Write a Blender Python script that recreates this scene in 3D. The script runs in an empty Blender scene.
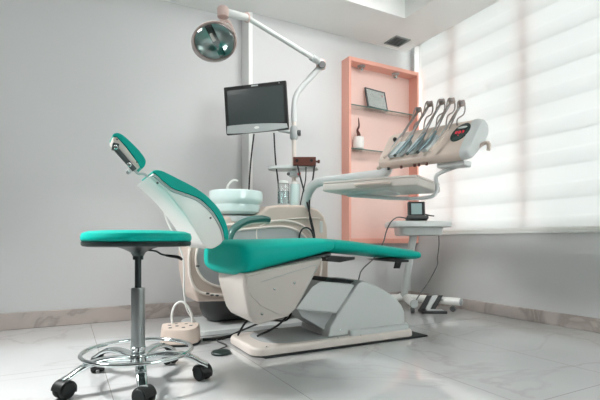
import bpy, bmesh, math, random
from mathutils import Vector, Matrix
random.seed(7)
PI = math.pi
scn = bpy.context.scene
COL = scn.collection

def lin(c):
    c /= 255.0
    return c / 12.92 if c <= 0.04045 else ((c + 0.055) / 1.055) ** 2.4
def rgb(r, g, b): return (lin(r), lin(g), lin(b), 1)

# ------------------------------------------------------------------ camera
EYE = 0.58
YAW = math.radians(28.1)
cam_d = bpy.data.cameras.new('camera')
cam = bpy.data.objects.new('camera', cam_d); COL.objects.link(cam)
cam.location = (0, 0, EYE)
cam.rotation_euler = (PI / 2, 0, -YAW)
cam_d.sensor_width = 36; cam_d.lens = 36 * 440 / 600
cam_d.shift_y = 40 / 600
cam_d.clip_start = 0.05
scn.camera = cam
FW = Vector((math.sin(YAW), math.cos(YAW), 0)); RT = Vector((math.cos(YAW), -math.sin(YAW), 0))

# ------------------------------------------------------------------ world, light, exposure
w = bpy.data.worlds.new('sky'); scn.world = w; w.use_nodes = True
bg = w.node_tree.nodes['Background']
bg.inputs[0].default_value = (0.985, 0.975, 0.975, 1); bg.inputs[1].default_value = 10
scn.view_settings.view_transform = 'Standard'
scn.view_settings.look = 'None'
scn.view_settings.gamma = 1
scn.view_settings.exposure = 0.0
def area(name, loc, rot, sx, sy, watt, col=(1, 1, 1)):
    l = bpy.data.lights.new(name, 'AREA'); l.shape = 'RECTANGLE'; l.size = sx; l.size_y = sy
    l.energy = watt; l.color = col
    o = bpy.data.objects.new(name, l); COL.objects.link(o); o.location = loc; o.rotation_euler = rot
    return o
KL = Vector((-1.0, 2.35, 1.85)); KT = Vector((0.15, 1.65, 0.0))
area('wall_lamp_light_left', KL, (KT - KL).to_track_quat('-Z', 'Y').to_euler(), 0.35, 0.35, 34, (0.98, 1.0, 0.995)).data.spread = math.radians(112)
for nm, x in (('wall_fill_left', -0.5), ('wall_fill_middle', 0.95), ('wall_fill_right', 1.65)):  # added area lights that brighten the back wall, no fixtures behind them
    p = Vector((x, 1.9, 2.42)); q = Vector((x + .1, 3.3, 1.1))
    area(nm, p, (q - p).to_track_quat('-Z', 'Y').to_euler(), 0.7, 0.3, 1.8 if x < 0 else 3.0 if x < 1 else 7.0, (1.0, 0.985, 0.98)).data.spread = math.radians(120)

# ------------------------------------------------------------------ pixel notes -> places in the room
def ray(px, py):
    t = (px - 300) / 440.0
    return FW + RT * t + Vector((0, 0, (240 - py) / 440.0))
E = Vector((0, 0, EYE))
def dep(px, py, d): return E + ray(px, py) * d
def on_y(px, py, y): r = ray(px, py); return E + r * (y / r.y)
def on_x(px, py, x): r = ray(px, py); return E + r * (x / r.x)
def on_z(px, py, z): r = ray(px, py); return E + r * ((z - EYE) / r.z)

# ------------------------------------------------------------------ materials
def mat(name, col, rough=0.5, metal=0.0, bump=0.0, bscale=60, coat=0.0, var=0.0, **kw):
    m = bpy.data.materials.new(name); m.use_nodes = True
    nt = m.node_tree; p = nt.nodes['Principled BSDF']
    p.inputs['Base Color'].default_value = col
    p.inputs['Roughness'].default_value = rough
    p.inputs['Metallic'].default_value = metal
    p.inputs['Coat Weight'].default_value = coat
    for k, v in kw.items(): p.inputs[k.replace('_', ' ')].default_value = v
    tc = nt.nodes.new('ShaderNodeTexCoord')
    nz = nt.nodes.new('ShaderNodeTexNoise'); nz.inputs['Scale'].default_value = bscale; nz.inputs['Detail'].default_value = 4
    nt.links.new(tc.outputs['Object'], nz.inputs['Vector'])
    if bump:
        b = nt.nodes.new('ShaderNodeBump'); b.inputs['Strength'].default_value = bump; b.inputs['Distance'].default_value = 0.002
        nt.links.new(nz.outputs['Fac'], b.inputs['Height']); nt.links.new(b.outputs['Normal'], p.inputs['Normal'])
    if var:
        n2 = nt.nodes.new('ShaderNodeTexNoise'); n2.inputs['Scale'].default_value = 3; n2.inputs['Detail'].default_value = 3
        nt.links.new(tc.outputs['Object'], n2.inputs['Vector'])
        mx = nt.nodes.new('ShaderNodeMix'); mx.data_type = 'RGBA'
        mx.inputs[6].default_value = col; mx.inputs[7].default_value = tuple(c * (1 - var) for c in col[:3]) + (1,)
        nt.links.new(n2.outputs['Fac'], mx.inputs[0]); nt.links.new(mx.outputs[2], p.inputs['Base Color'])
    return m

M = {}
M['wall'] = mat('wall_paint', rgb(212, 212, 212), 0.75, bump=0.12, bscale=90, var=0.04)
M['walld'] = mat('low_bounce_wall_paint', rgb(120, 112, 108), 0.75, bump=0.1)  # unseen walls darkened to cut bounce light on the window wall
M['ceil'] = mat('ceiling_paint', rgb(242, 242, 240), 0.8, bump=0.05)
M['teal'] = mat('teal_vinyl', rgb(0, 174, 160), 0.45, Specular_IOR_Level=0.15, bump=0.05, bscale=220)
M['white'] = mat('white_plastic', rgb(238, 238, 234), 0.3, coat=0.3, bump=0.01)
M['shell'] = mat('cream_plastic', rgb(226, 216, 208), 0.34, coat=0.25, bump=0.01, var=0.03)
M['carriage'] = mat('warm_grey_plastic', rgb(204, 196, 189), 0.36, coat=0.2, bump=0.01, var=0.03)
M['beige'] = mat('beige_plastic', rgb(214, 196, 184), 0.4, coat=0.15, bump=0.01, var=0.03)
M['grey'] = mat('grey_plastic', rgb(176, 180, 180), 0.45, coat=0.1, bump=0.01)
M['lgrey'] = mat('light_grey_plastic', rgb(206, 209, 208), 0.4, coat=0.2, bump=0.01)
M['hold'] = mat('pale_blue_plastic', rgb(214, 224, 226), 0.35, coat=0.2)
M['dgrey'] = mat('dark_grey_plastic', rgb(78, 80, 80), 0.5, bump=0.03)
M['black'] = mat('black_plastic', rgb(22, 24, 24), 0.4, bump=0.02)
M['rubber'] = mat('black_rubber', rgb(24, 30, 30), 0.75, bump=0.1, bscale=200)
M['rim'] = mat('dark_green_rim', rgb(22, 42, 40), 0.4)
M['chrome'] = mat('chrome', rgb(215, 222, 222), 0.1, 1.0)
M['steel'] = mat('brushed_steel', rgb(170, 176, 176), 0.3, 1.0, bump=0.03, bscale=300)
M['dsteel'] = mat('dark_steel', rgb(70, 78, 78), 0.35, 0.8)
M['niche'] = mat('salmon_lacquer', rgb(240, 176, 158), 0.5, bump=0.02, var=0.03)
M['nicheback'] = mat('pale_pink_lacquer', rgb(240, 206, 196), 0.5, bump=0.02, var=0.03)
M['edge'] = mat('green_glass_edge', rgb(84, 116, 108), 0.2)
M['brown'] = mat('brown_enamel', rgb(96, 52, 42), 0.45, bump=0.03)
M['armpad'] = mat('dark_teal_armrest', rgb(58, 104, 98), 0.4, coat=0.2)
M['hose'] = mat('grey_hose', rgb(150, 142, 138), 0.45)
M['taupe'] = mat('taupe_hose', rgb(168, 150, 142), 0.45)
M['hp'] = mat('blue_grey_handpiece', rgb(122, 140, 144), 0.28, 0.6)
M['screen'] = mat('monitor_screen', rgb(62, 70, 70), 0.18, bump=0.0, coat=0.4)
M['lcd'] = mat('pale_lcd', rgb(150, 172, 172), 0.25)
M['paper'] = mat('certificate_paper', rgb(222, 224, 220), 0.6)
M['red'] = mat('red_led', (0.6, 0.01, 0.03, 1), 0.4, Emission_Color=(1.0, 0.02, 0.08, 1), Emission_Strength=0.4)
M['panelg'] = mat('green_black_panel', rgb(14, 52, 48), 0.25, coat=0.5)
M['pot'] = mat('white_ceramic', rgb(236, 232, 228), 0.3)
M['stick'] = mat('dark_wood_sculpture', rgb(88, 44, 36), 0.6, bump=0.2)
M['rosy'] = mat('rosy_translucent_plastic', rgb(216, 192, 184), 0.3, coat=0.4)
M['ring'] = mat('cream_trim', rgb(238, 228, 220), 0.35, coat=0.2)
M['panel'] = mat('unit_grey_panel', rgb(172, 174, 174), 0.4, coat=0.2)
M['bowl'] = mat('frosted_glass_bowl', rgb(226, 242, 240), 0.1, coat=0.6)
M['redpaint'] = mat('red_seal', rgb(190, 70, 70), 0.6)
M['reflector'] = mat('mirror_reflector', rgb(206, 232, 230), 0.28, 0.9)

def glassy(name, tint, gl=0.12, rough=0.03):
    m = bpy.data.materials.new(name); m.use_nodes = True; nt = m.node_tree
    nt.nodes.remove(nt.nodes['Principled BSDF']); out = nt.nodes['Material Output']
    t = nt.nodes.new('ShaderNodeBsdfTransparent'); t.inputs[0].default_value = tint
    g = nt.nodes.new('ShaderNodeBsdfGlossy'); g.inputs['Roughness'].default_value = rough
    fr = nt.nodes.new('ShaderNodeLayerWeight'); fr.inputs['Blend'].default_value = 0.25
    ma = nt.nodes.new('ShaderNodeMath'); ma.operation = 'MULTIPLY_ADD'; ma.inputs[1].default_value = 0.6; ma.inputs[2].default_value = gl
    nt.links.new(fr.outputs['Fresnel'], ma.inputs[0])
    mx = nt.nodes.new('ShaderNodeMixShader')
    nt.links.new(ma.outputs[0], mx.inputs[0]); nt.links.new(t.outputs[0], mx.inputs[1]); nt.links.new(g.outputs[0], mx.inputs[2])
    nt.links.new(mx.outputs[0], out.inputs[0])
    return m
M['glass'] = glassy('clear_glass', (0.965, 0.98, 0.975, 1), 0.03)
M['pane'] = glassy('window_glass', (0.93, 0.97, 0.96, 1), 0.04)
M['shield'] = glassy('clear_shield', (0.86, 0.84, 0.83, 1), 0.12, 0.08)

def floor_mat():
    m = bpy.data.materials.new('polished_marble_tile'); m.use_nodes = True; nt = m.node_tree; N = nt.nodes; L = nt.links
    p = N['Principled BSDF']; tc = N.new('ShaderNodeTexCoord')
    sep = N.new('ShaderNodeSeparateXYZ'); L.new(tc.outputs['Object'], sep.inputs[0])
    def math_(op, a, b=None, c=None):
        n = N.new('ShaderNodeMath'); n.operation = op
        for i, v in enumerate((a, b, c)):
            if v is None: continue
            if isinstance(v, (int, float)): n.inputs[i].default_value = v
            else: L.new(v, n.inputs[i])
        return n.outputs[0]
    def joint(o, off, size, wd):
        f = math_('FRACT', math_('DIVIDE', math_('ADD', o, off), size))
        f = math_('ABSOLUTE', math_('SUBTRACT', f, 0.5))
        return math_('GREATER_THAN', f, 0.5 - wd / size)
    jx = joint(sep.outputs[0], -0.79 + 6.35, 0.635, 0.0014); jy = joint(sep.outputs[1], 7.9, 1.27, 0.0014)
    j = math_('MAXIMUM', jx, jy)
    # veins
    nz = N.new('ShaderNodeTexNoise'); nz.inputs['Scale'].default_value = 1.1; nz.inputs['Detail'].default_value = 6; nz.inputs['Distortion'].default_value = 1.2
    L.new(tc.outputs['Object'], nz.inputs['Vector'])
    v = math_('ABSOLUTE', math_('SUBTRACT', nz.outputs['Fac'], 0.5))
    v = math_('SUBTRACT', 1.0, math_('MINIMUM', math_('MULTIPLY', v, 55), 1.0))
    n3 = N.new('ShaderNodeTexNoise'); n3.inputs['Scale'].default_value = 2.2; L.new(tc.outputs['Object'], n3.inputs['Vector'])
    v = math_('MULTIPLY', v, math_('MULTIPLY', n3.outputs['Fac'], 0.38))
    n4 = N.new('ShaderNodeTexNoise'); n4.inputs['Scale'].default_value = 1.6; n4.inputs['Detail'].default_value = 5; L.new(tc.outputs['Object'], n4.inputs['Vector'])
    a = N.new('ShaderNodeMix'); a.data_type = 'RGBA'; a.inputs[6].default_value = rgb(208, 209, 209); a.inputs[7].default_value = rgb(188, 187, 187)
    L.new(n4.outputs['Fac'], a.inputs[0])
    b = N.new('ShaderNodeMix'); b.data_type = 'RGBA'; b.inputs[7].default_value = rgb(140, 130, 127)
    L.new(v, b.inputs[0]); L.new(a.outputs[2], b.inputs[6])
    c = N.new('ShaderNodeMix'); c.data_type = 'RGBA'; c.inputs[7].default_value = rgb(150, 146, 142)
    L.new(j, c.inputs[0]); L.new(b.outputs[2], c.inputs[6])
    L.new(c.outputs[2], p.inputs['Base Color'])
    p.inputs['Roughness'].default_value = 0.07; p.inputs['IOR'].default_value = 1.6; p.inputs['Coat Weight'].default_value = 0.5; p.inputs['Coat Roughness'].default_value = 0.03
    bp = N.new('ShaderNodeBump'); bp.inputs['Strength'].default_value = 0.012; bp.inputs['Distance'].default_value = 0.004
    n5 = N.new('ShaderNodeTexNoise'); n5.inputs['Scale'].default_value = 9; L.new(tc.outputs['Object'], n5.inputs['Vector'])
    L.new(n5.outputs['Fac'], bp.inputs['Height']); L.new(bp.outputs[0], p.inputs['Normal'])
    return m
M['floor'] = floor_mat()

def base_mat():
    m = mat('baseboard_marble', rgb(188, 178, 172), 0.25); nt = m.node_tree; p = nt.nodes['Principled BSDF']
    tc = nt.nodes.new('ShaderNodeTexCoord'); nz = nt.nodes.new('ShaderNodeTexNoise')
    nz.inputs['Scale'].default_value = 2.6; nz.inputs['Detail'].default_value = 6; nz.inputs['Distortion'].default_value = 1.5
    nt.links.new(tc.outputs['Object'], nz.inputs['Vector'])
    r = nt.nodes.new('ShaderNodeValToRGB'); e = r.color_ramp.elements
    e[0].position = 0.40; e[0].color = rgb(190, 178, 172); e[1].position = 0.62; e[1].color = rgb(196, 186, 182)
    k = r.color_ramp.elements.new(0.50); k.color = rgb(166, 156, 150)
    k = r.color_ramp.elements.new(0.47); k.color = rgb(184, 174, 168)
    nt.links.new(nz.outputs['Fac'], r.inputs[0]); nt.links.new(r.outputs[0], p.inputs['Base Color'])
    return m
M['base'] = base_mat()

def blind_mat():
    # zebra fabric: dense bands and sheer bands alternate
    m = bpy.data.materials.new('zebra_blind_fabric'); m.use_nodes = True; nt = m.node_tree; N = nt.nodes; L = nt.links
    nt.nodes.remove(N['Principled BSDF']); out = N['Material Output']
    tc = N.new('ShaderNodeTexCoord'); sep = N.new('ShaderNodeSeparateXYZ'); L.new(tc.outputs['Object'], sep.inputs[0])
    d = N.new('ShaderNodeMath'); d.operation = 'DIVIDE'; d.inputs[1].default_value = BP; L.new(sep.outputs[2], d.inputs[0])
    f = N.new('ShaderNodeMath'); f.operation = 'FRACT'; L.new(d.outputs[0], f.inputs[0])
    r = N.new('ShaderNodeValToRGB'); r.color_ramp.interpolation = 'LINEAR'
    e = r.color_ramp.elements; e[0].position = 0; e[0].color = (0.58, 0.58, 0.58, 1); e[1].position = 1.0; e[1].color = (0.86, 0.86, 0.86, 1)
    for pos, val in ((0.03, 0.60), (0.10, 0.72), (0.28, 0.80), (0.45, 0.86), (0.465, 1.0), (0.50, 1.0), (0.53, 0.87), (0.97, 0.87)):
        k = e.new(pos); k.color = (val, val, val, 1)
    L.new(f.outputs[0], r.inputs[0])
    nz = N.new('ShaderNodeTexNoise'); nz.inputs['Scale'].default_value = 1
    mp = N.new('ShaderNodeMapping'); mp.inputs['Scale'].default_value = (1, 8, 220); L.new(tc.outputs['Object'], mp.inputs[0]); L.new(mp.outputs[0], nz.inputs['Vector'])
    mr = N.new('ShaderNodeMapRange'); mr.inputs['To Min'].default_value = 0.93; mr.inputs['To Max'].default_value = 1.03; L.new(nz.outputs['Fac'], mr.inputs[0])
    mul = N.new('ShaderNodeMix'); mul.data_type = 'RGBA'; mul.blend_type = 'MULTIPLY'; mul.inputs[0].default_value = 1
    L.new(r.outputs[0], mul.inputs[6]); L.new(mr.outputs[0], mul.inputs[7])
    t = N.new('ShaderNodeBsdfTranslucent'); L.new(mul.outputs[2], t.inputs[0])
    df = N.new('ShaderNodeBsdfDiffuse'); df.inputs[0].default_value = (0.86, 0.86, 0.86, 1)
    mx = N.new('ShaderNodeMixShader'); mx.inputs[0].default_value = BT
    L.new(df.outputs[0], mx.inputs[1]); L.new(t.outputs[0], mx.inputs[2])
    L.new(mx.outputs[0], out.inputs[0])
    return m
BP = 0.225; BT = 0.098

# ------------------------------------------------------------------ mesh helpers
WM = {}
def tag(o, label=None, cat=None, group=None, kind=None):
    if label: o['label'] = label
    if cat: o['category'] = cat
    if group: o['group'] = group
    if kind: o['kind'] = kind
    return o
def thing(name, loc, label, cat, group=None, rz=0):
    o = bpy.data.objects.new(name, None); COL.objects.link(o); o.empty_display_size = 0.05
    o.location = loc; o.rotation_euler = (0, 0, rz)
    WM[o.name] = Matrix.Translation(Vector(loc)) @ Matrix.Rotation(rz, 4, 'Z')
    return tag(o, label, cat, group)
def obj(name, bm, m, parent=None, smooth=35, origin=None):
    """links the shape (given in room coordinates) as one mesh object"""
    bmesh.ops.remove_doubles(bm, verts=bm.verts, dist=1e-6)
    bmesh.ops.recalc_face_normals(bm, faces=bm.faces)
    if parent is not None:
        W = WM[parent.name]
    else:
        if origin is None:
            xs = [v.co for v in bm.verts]
            origin = (sum(c.x for c in xs) / len(xs), sum(c.y for c in xs) / len(xs), min(c.z for c in xs))
        W = Matrix.Translation(Vector(origin))
    bmesh.ops.transform(bm, matrix=W.inverted(), verts=bm.verts)
    me = bpy.data.meshes.new(name); bm.to_mesh(me); bm.free()
    ms = m if isinstance(m, (list, tuple)) else [m]
    for k in ms: me.materials.append(M[k] if isinstance(k, str) else k)
    if smooth:
        for p in me.polygons: p.use_smooth = True
        me.set_sharp_from_angle(angle=math.radians(smooth))
    o = bpy.data.objects.new(name, me); COL.objects.link(o)
    if smooth and smooth <= 50:
        wn = o.modifiers.new('normals', 'WEIGHTED_NORMAL'); wn.keep_sharp = True; wn.weight = 90
    if parent is not None:
        o.parent = parent; WM[o.name] = W
    else:
        o.matrix_world = W; WM[o.name] = W
    return o
def nb(): return bmesh.new()
def frame_of(u, v=None):
    u = Vector(u).normalized()
    v = Vector(v) if v is not None else (Vector((0, 0, 1)) if abs(u.z) < 0.9 else Vector((1, 0, 0)))
    v = (v - u * v.dot(u)).normalized()
    return u, v, u.cross(v).normalized()
def box(bm, lo, hi, r=0.0, seg=2, mi=0, mtx=None):
    lo, hi = Vector(lo), Vector(hi)
    g = bmesh.ops.create_cube(bm, size=1)
    vs = g['verts']
    for v in vs: v.co = Vector([(lo[i] + hi[i]) / 2 + v.co[i] * (hi[i] - lo[i]) for i in range(3)])
    fs = list({f for v in vs for f in v.link_faces})
    if r > 0:
        es = list({e for v in vs for e in v.link_edges})
        res = bmesh.ops.bevel(bm, geom=es, offset=r, segments=seg, affect='EDGES', profile=0.5)
        vs = list({v for f in res['faces'] for v in f.verts} | {v for v in vs if v.is_valid})
        fs = list({f for v in vs for f in v.link_faces})
    for f in fs: f.material_index = mi
    if mtx is not None: bmesh.ops.transform(bm, matrix=mtx, verts=vs)
    return vs
def obox(bm, c, u, v, w, su, sv, sw, r=0.0, seg=2, mi=0):
    """oriented box: centre, axes, full sizes"""
    m = Matrix((Vector(u).normalized(), Vector(v).normalized(), Vector(w).normalized())).transposed().to_4x4()
    m.translation = Vector(c)
    return box(bm, (-su / 2, -sv / 2, -sw / 2), (su / 2, sv / 2, sw / 2), r, seg, mi, m)
def spline(pts, n=6, closed=False):
    pts = [Vector(p) for p in pts]; out = []
    N = len(pts)
    rng = range(N) if closed else range(N - 1)
    for i in rng:
        if closed: a, b, c, d = pts[i - 1], pts[i], pts[(i + 1) % N], pts[(i + 2) % N]
        else: a, b, c, d = pts[max(i - 1, 0)], pts[i], pts[i + 1], pts[min(i + 2, N - 1)]
        for k in range(n):
            t = k / n
            out.append(0.5 * ((2 * b) + (c - a) * t + (2 * a - 5 * b + 4 * c - d) * t * t + (3 * b - a - 3 * c + d) * t ** 3))
    if not closed: out.append(pts[-1])
    return out
def rings(bm, rr, cap=True, closed=False, mi=0):
    """skin a list of rings of equal length"""
    vv = [[bm.verts.new(p) for p in r] for r in rr]
    n = len(rr[0]); K = len(vv)
    for i in range(K if closed else K - 1):
        A, B = vv[i], vv[(i + 1) % K]
        for j in range(n):
            f = bm.faces.new((A[j], A[(j + 1) % n], B[(j + 1) % n], B[j])); f.material_index = mi
    if cap and not closed:
        bm.faces.new(list(reversed(vv[0]))).material_index = mi; bm.faces.new(vv[-1]).material_index = mi
    return vv
def tube(bm, pts, r, seg=12, smooth=0, cap=True, mi=0, closed=False, flat=None):
    """r: radius or list; flat: (a,b) factors for an oval section"""
    pts = [Vector(p) for p in pts]
    R = r if isinstance(r, (list, tuple)) else [r] * len(pts)
    if smooth:
        P2 = spline(pts, smooth, closed)
        if isinstance(r, (list, tuple)):
            R = [R[min(i // smooth, len(R) - 1)] * (1 - (i % smooth) / smooth) + R[min(i // smooth + 1, len(R) - 1)] * ((i % smooth) / smooth) for i in range(len(P2))]
        else: R = [r] * len(P2)
        pts = P2
    n = len(pts); rr = []; nrm = None
    for i, p in enumerate(pts):
        if closed: t = pts[(i + 1) % n] - pts[i - 1]
        else: t = pts[min(i + 1, n - 1)] - pts[max(i - 1, 0)]
        t.normalize()
        if nrm is None: _, nrm, _b = frame_of(t)
        nrm = (nrm - t * nrm.dot(t)).normalized(); b = t.cross(nrm)
        fa, fb = flat or (1, 1)
        rr.append([p + (nrm * math.cos(2 * PI * k / seg) * fa + b * math.sin(2 * PI * k / seg) * fb) * R[i] for k in range(seg)])
    return rings(bm, rr, cap, closed, mi)
def lathe(bm, c, prof, seg=32, axis=(0, 0, 1), mi=0, sx=1.0, sy=1.0, cap=True, xdir=None):
    """prof: (radius, height) pairs along axis"""
    u, v, w = frame_of(axis, xdir)
    rr = []
    for (r, h) in prof:
        r = max(r, 1e-4)
        rr.append([Vector(c) + u * h + v * (math.cos(2 * PI * k / seg) * r * sx) + w * (math.sin(2 * PI * k / seg) * r * sy) for k in range(seg)])
    return rings(bm, rr, cap, False, mi)
def cyl(bm, a, b, r, seg=20, bev=0.0, mi=0):
    a, b = Vector(a), Vector(b); L = (b - a).length
    pr = [(r, 0), (r, L)] if not bev else [(r - bev, 0), (r, bev), (r, L - bev), (r - bev, L)]
    return lathe(bm, a, pr, seg, b - a, mi)
def prism(bm, poly, vec, r=0.0, seg=3, mi=0, both=True):
    """polygon (3-D points, planar) swept along vec, edges of both ends rounded by r"""
    vs = [bm.verts.new(Vector(p)) for p in poly]; vec = Vector(vec)
    f0 = bm.faces.new(vs); n0 = set(bm.faces)
    g = bmesh.ops.extrude_face_region(bm, geom=[f0])
    nv = [x for x in g['geom'] if isinstance(x, bmesh.types.BMVert)]
    bmesh.ops.translate(bm, vec=vec, verts=nv)
    allv = vs + nv
    if r > 0:
        e1 = [e for e in {e for v in vs for e in v.link_edges} if all(v in vs for v in e.verts)]
        e2 = [e for e in {e for v in nv for e in v.link_edges} if all(v in nv for v in e.verts)]
        bmesh.ops.recalc_face_normals(bm, faces=list({f for v in allv for f in v.link_faces}))
        bmesh.ops.bevel(bm, geom=e1 + (e2 if both else []), offset=r, segments=seg, affect='EDGES', profile=0.5, clamp_overlap=True)
def superring(c, a, b, wa, hb, n=4.0, seg=40):
    out = []
    for k in range(seg):
        th = 2 * PI * k / seg; ct, st = math.cos(th), math.sin(th)
        out.append(Vector(c) + Vector(a) * (wa * math.copysign(abs(ct) ** (2 / n), ct)) + Vector(b) * (hb * math.copysign(abs(st) ** (2 / n), st)))
    return out
def copy_tree(o, parent=None):
    c = o.copy(); COL.objects.link(c)
    if parent is not None: c.parent = parent
    for ch in [x for x in bpy.data.objects if x.parent == o]: copy_tree(ch, c)
    return c
X, Y, Z = Vector((1, 0, 0)), Vector((0, 1, 0)), Vector((0, 0, 1))

# ------------------------------------------------------------------ the room
CZ = 2.38           # lowered border of the ceiling
RX = 2.95           # window wall
PX0 = 2.88          # edge of the ceiling before the blind pocket
BY = 3.25           # back wall, right of the step
LY = 3.40           # back wall, left of the step
SX = 1.306          # the step
x0, y0 = -4.2, -1.6
def struct(name, bm, m, parent=None, smooth=0):
    o = obj(name, bm, m, parent, smooth, origin=None if parent else (0, 0, 0))
    if parent is None: tag(o, kind='structure')
    return o
b = nb(); box(b, (x0 - .1, y0 - .1, -0.1), (RX + .25, LY + .2, 0)); struct('floor', b, 'floor')
b = nb(); box(b, (x0 - .1, LY, 0), (SX, LY + .15, 2.75)); struct('wall_back_left', b, 'wall')
b = nb(); box(b, (SX, BY, 0), (RX + .2, LY + .15, 2.75)); struct('wall_back', b, 'wall')
b = nb(); box(b, (x0 - .15, y0, 0), (x0, LY, 2.75)); struct('wall_left', b, 'walld')
b = nb()      # unseen rear wall behind the camera; window opening added for fill light
QX0, QX1, QZ0, QZ1 = 1.3, 2.93, .9, 2.36
box(b, (x0 - .15, y0 - .15, 0), (RX + .2, y0, QZ0)); box(b, (x0 - .15, y0 - .15, QZ1), (RX + .2, y0, 2.75))
box(b, (x0 - .15, y0 - .15, QZ0), (QX0, y0, QZ1)); box(b, (QX1, y0 - .15, QZ0), (RX + .2, y0, QZ1))
struct('wall_rear', b, 'walld')
b = nb()
for x in (QX0, 2.1, QX1 - .05): box(b, (x, y0 - .1, QZ0), (x + .05, y0 - .05, QZ1))
box(b, (QX0, y0 - .1, QZ0), (QX1, y0 - .05, QZ0 + .05)); box(b, (QX0, y0 - .1, QZ1 - .05), (QX1, y0 - .05, QZ1))
w2 = struct('fill_window', b, 'ceil')  # invented window, lets sky light in from behind as fill
for xa, xb in ((QX0 + .05, 2.1), (2.15, QX1 - .05)):
    b = nb(); box(b, (xa, y0 - .077, QZ0 + .05), (xb, y0 - .073, QZ1 - .05)); struct('pane', b, 'pane', w2)
# window wall: below, above and beside the opening
WZ0, WZ1, WY0, WY1 = 0.635, 2.50, 0.15, 3.20
b = nb()
box(b, (RX, y0, 0), (RX + .2, BY, WZ0)); box(b, (RX, y0, WZ1), (RX + .2, BY, 2.6))
box(b, (RX, y0, WZ0), (RX + .2, WY0, WZ1)); box(b, (RX, WY1, WZ0), (RX + .2, BY, WZ1))
struct('wall_right', b, 'wall')
# ceiling with a lowered border around a recessed tray
TX, TY = 2.435, 2.75
b = nb()
box(b, (x0 - .1, TY, CZ), (PX0, LY + .15, CZ + .22)); box(b, (TX, y0, CZ), (PX0, TY, CZ + .22))
box(b, (x0 - .1, y0, CZ), (-1.3, TY, CZ + .1)); box(b, (-1.3, y0, CZ), (TX, -1.0, CZ + .1))
box(b, (x0 - .1, y0 - .1, CZ + .22), (RX + .2, LY + .15, CZ + .35))
box(b, (-1.32, -1.0, CZ + .1), (-1.3, TY, CZ + .23)); box(b, (-1.3, -1.02, CZ + .1), (TX, -1.0, CZ + .23))
struct('ceiling', b, 'ceil')
# marble baseboards
def bboard(name, lo, hi):
    b = nb(); box(b, lo, hi, 0.003, 1); struct(name, b, 'base')
bboard('baseboard_left', (x0, LY - .016, 0), (SX - .016, LY, .108))
bboard('baseboard_step', (SX - .016, BY, 0), (SX, LY - .016, .09))
bboard('baseboard_back', (SX - .016, BY - .016, 0), (RX, BY, .09))
bboard('baseboard_right', (RX - .016, y0, 0), (RX, BY - .016, .088))
# step in the wall is edged by a pale trim strip
b = nb(); box(b, (SX - .03, BY - .004, .09), (SX + .002, LY, CZ)); struct('trim_1', b, 'ceil')

# window: frame, mullions, panes, sill, roller blind
b = nb()
fx0, fx1 = RX + .06, RX + .11
box(b, (fx0, WY0, WZ0), (fx1, WY1, WZ0 + .05)); box(b, (fx0, WY0, WZ1 - .05), (fx1, WY1, WZ1))
for y in (WY0, WY1 - .05): box(b, (fx0, y, WZ0), (fx1, y + .05, WZ1))
win = struct('window_1', b, 'ceil')
for y in (.70, 1.38, 2.06, 2.74):
    b = nb(); box(b, (fx0, y, WZ0 + .05), (fx1, y + .05, WZ1 - .05)); struct('mullion', b, 'niche', win)
for (ya, yb) in ((WY0 + .05, .70), (.75, 1.38), (1.43, 2.06), (2.11, 2.74), (2.79, WY1 - .05)):
    b = nb(); box(b, (RX + .083, ya, WZ0 + .05), (RX + .087, yb, WZ1 - .05)); struct('pane', b, 'pane', win)
b = nb(); box(b, (RX - .012, WY0 - .05, WZ0 - .008), (RX + .06, WY1, WZ0 + .008), .003, 1); struct('window_sill', b, 'ceil', win)

bl = thing('roller_blind', (RX + .02, 1.6, WZ0), 'wide white striped zebra blind covering the window above the grey wall', 'blind')
b = nb()
by0, by1, bz0, bz1 = WY0 + .01, 3.125, WZ0 + .03, WZ1 - .02
# fabric: alternate bands bow slightly, as two layers overlapping
zs = []
z = bz0
rr = []
n = 160
for i in range(n + 1):
    zz = bz0 + (bz1 - bz0) * i / n
    ph = ((zz - WZ0) / BP) % 1.0
    dx = 0.006 * (ph / 0.5 if ph < 0.5 else (1 - ph) / 0.5)
    rr.append((zz, RX + .022 - dx))
vv = [[b.verts.new((x, y, z)) for y in (by0, by1)] for (z, x) in rr]
for i in range(n): b.faces.new((vv[i][0], vv[i][1], vv[i + 1][1], vv[i + 1][0]))
obj('fabric', b, blind_mat(), bl, 60)
b = nb(); box(b, (RX + .010, by0, bz0 - .022), (RX + .032, by1, bz0 + .002), .005, 2); obj('bottom_rail', b, 'white', bl)
b = nb(); box(b, (RX + .002, by0, bz1 - .01), (RX + .05, by1, WZ1), .006, 2); obj('head_rail', b, 'white', bl)

# ceiling vent
c = [on_z(*p, CZ) for p in ((386.4, 42), (395, 36), (408.4, 40.6), (399.4, 45.6))]
cx = sum(p.x for p in c) / 4; cy = sum(p.y for p in c) / 4
v = thing('ceiling_vent', (cx, cy, CZ), 'small grey square ceiling vent with slats near the window corner', 'vent')
h = 0.085
b = nb()
for a in ((-h, -h, h, -h + .012), (-h, h - .012, h, h), (-h, -h, -h + .012, h), (h - .012, -h, h, h)):
    box(b, (cx + a[0], cy + a[1], CZ - .01), (cx + a[2], cy + a[3], CZ - .0002), .002, 1)
obj('frame', b, 'grey', v)
b = nb(); box(b, (cx - h + .01, cy - h + .01, CZ - .002), (cx + h - .01, cy + h - .01, CZ - .0002)); obj('backing', b, 'dgrey', v)
for k in range(7):
    b = nb(); yy = cy - h + .022 + k * .021
    obox(b, (cx, yy, CZ - .007), X, (0, .8, .6), (0, -.6, .8), 2 * h - .024, .012, .0015); obj('slat', b, 'grey', v)

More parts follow.
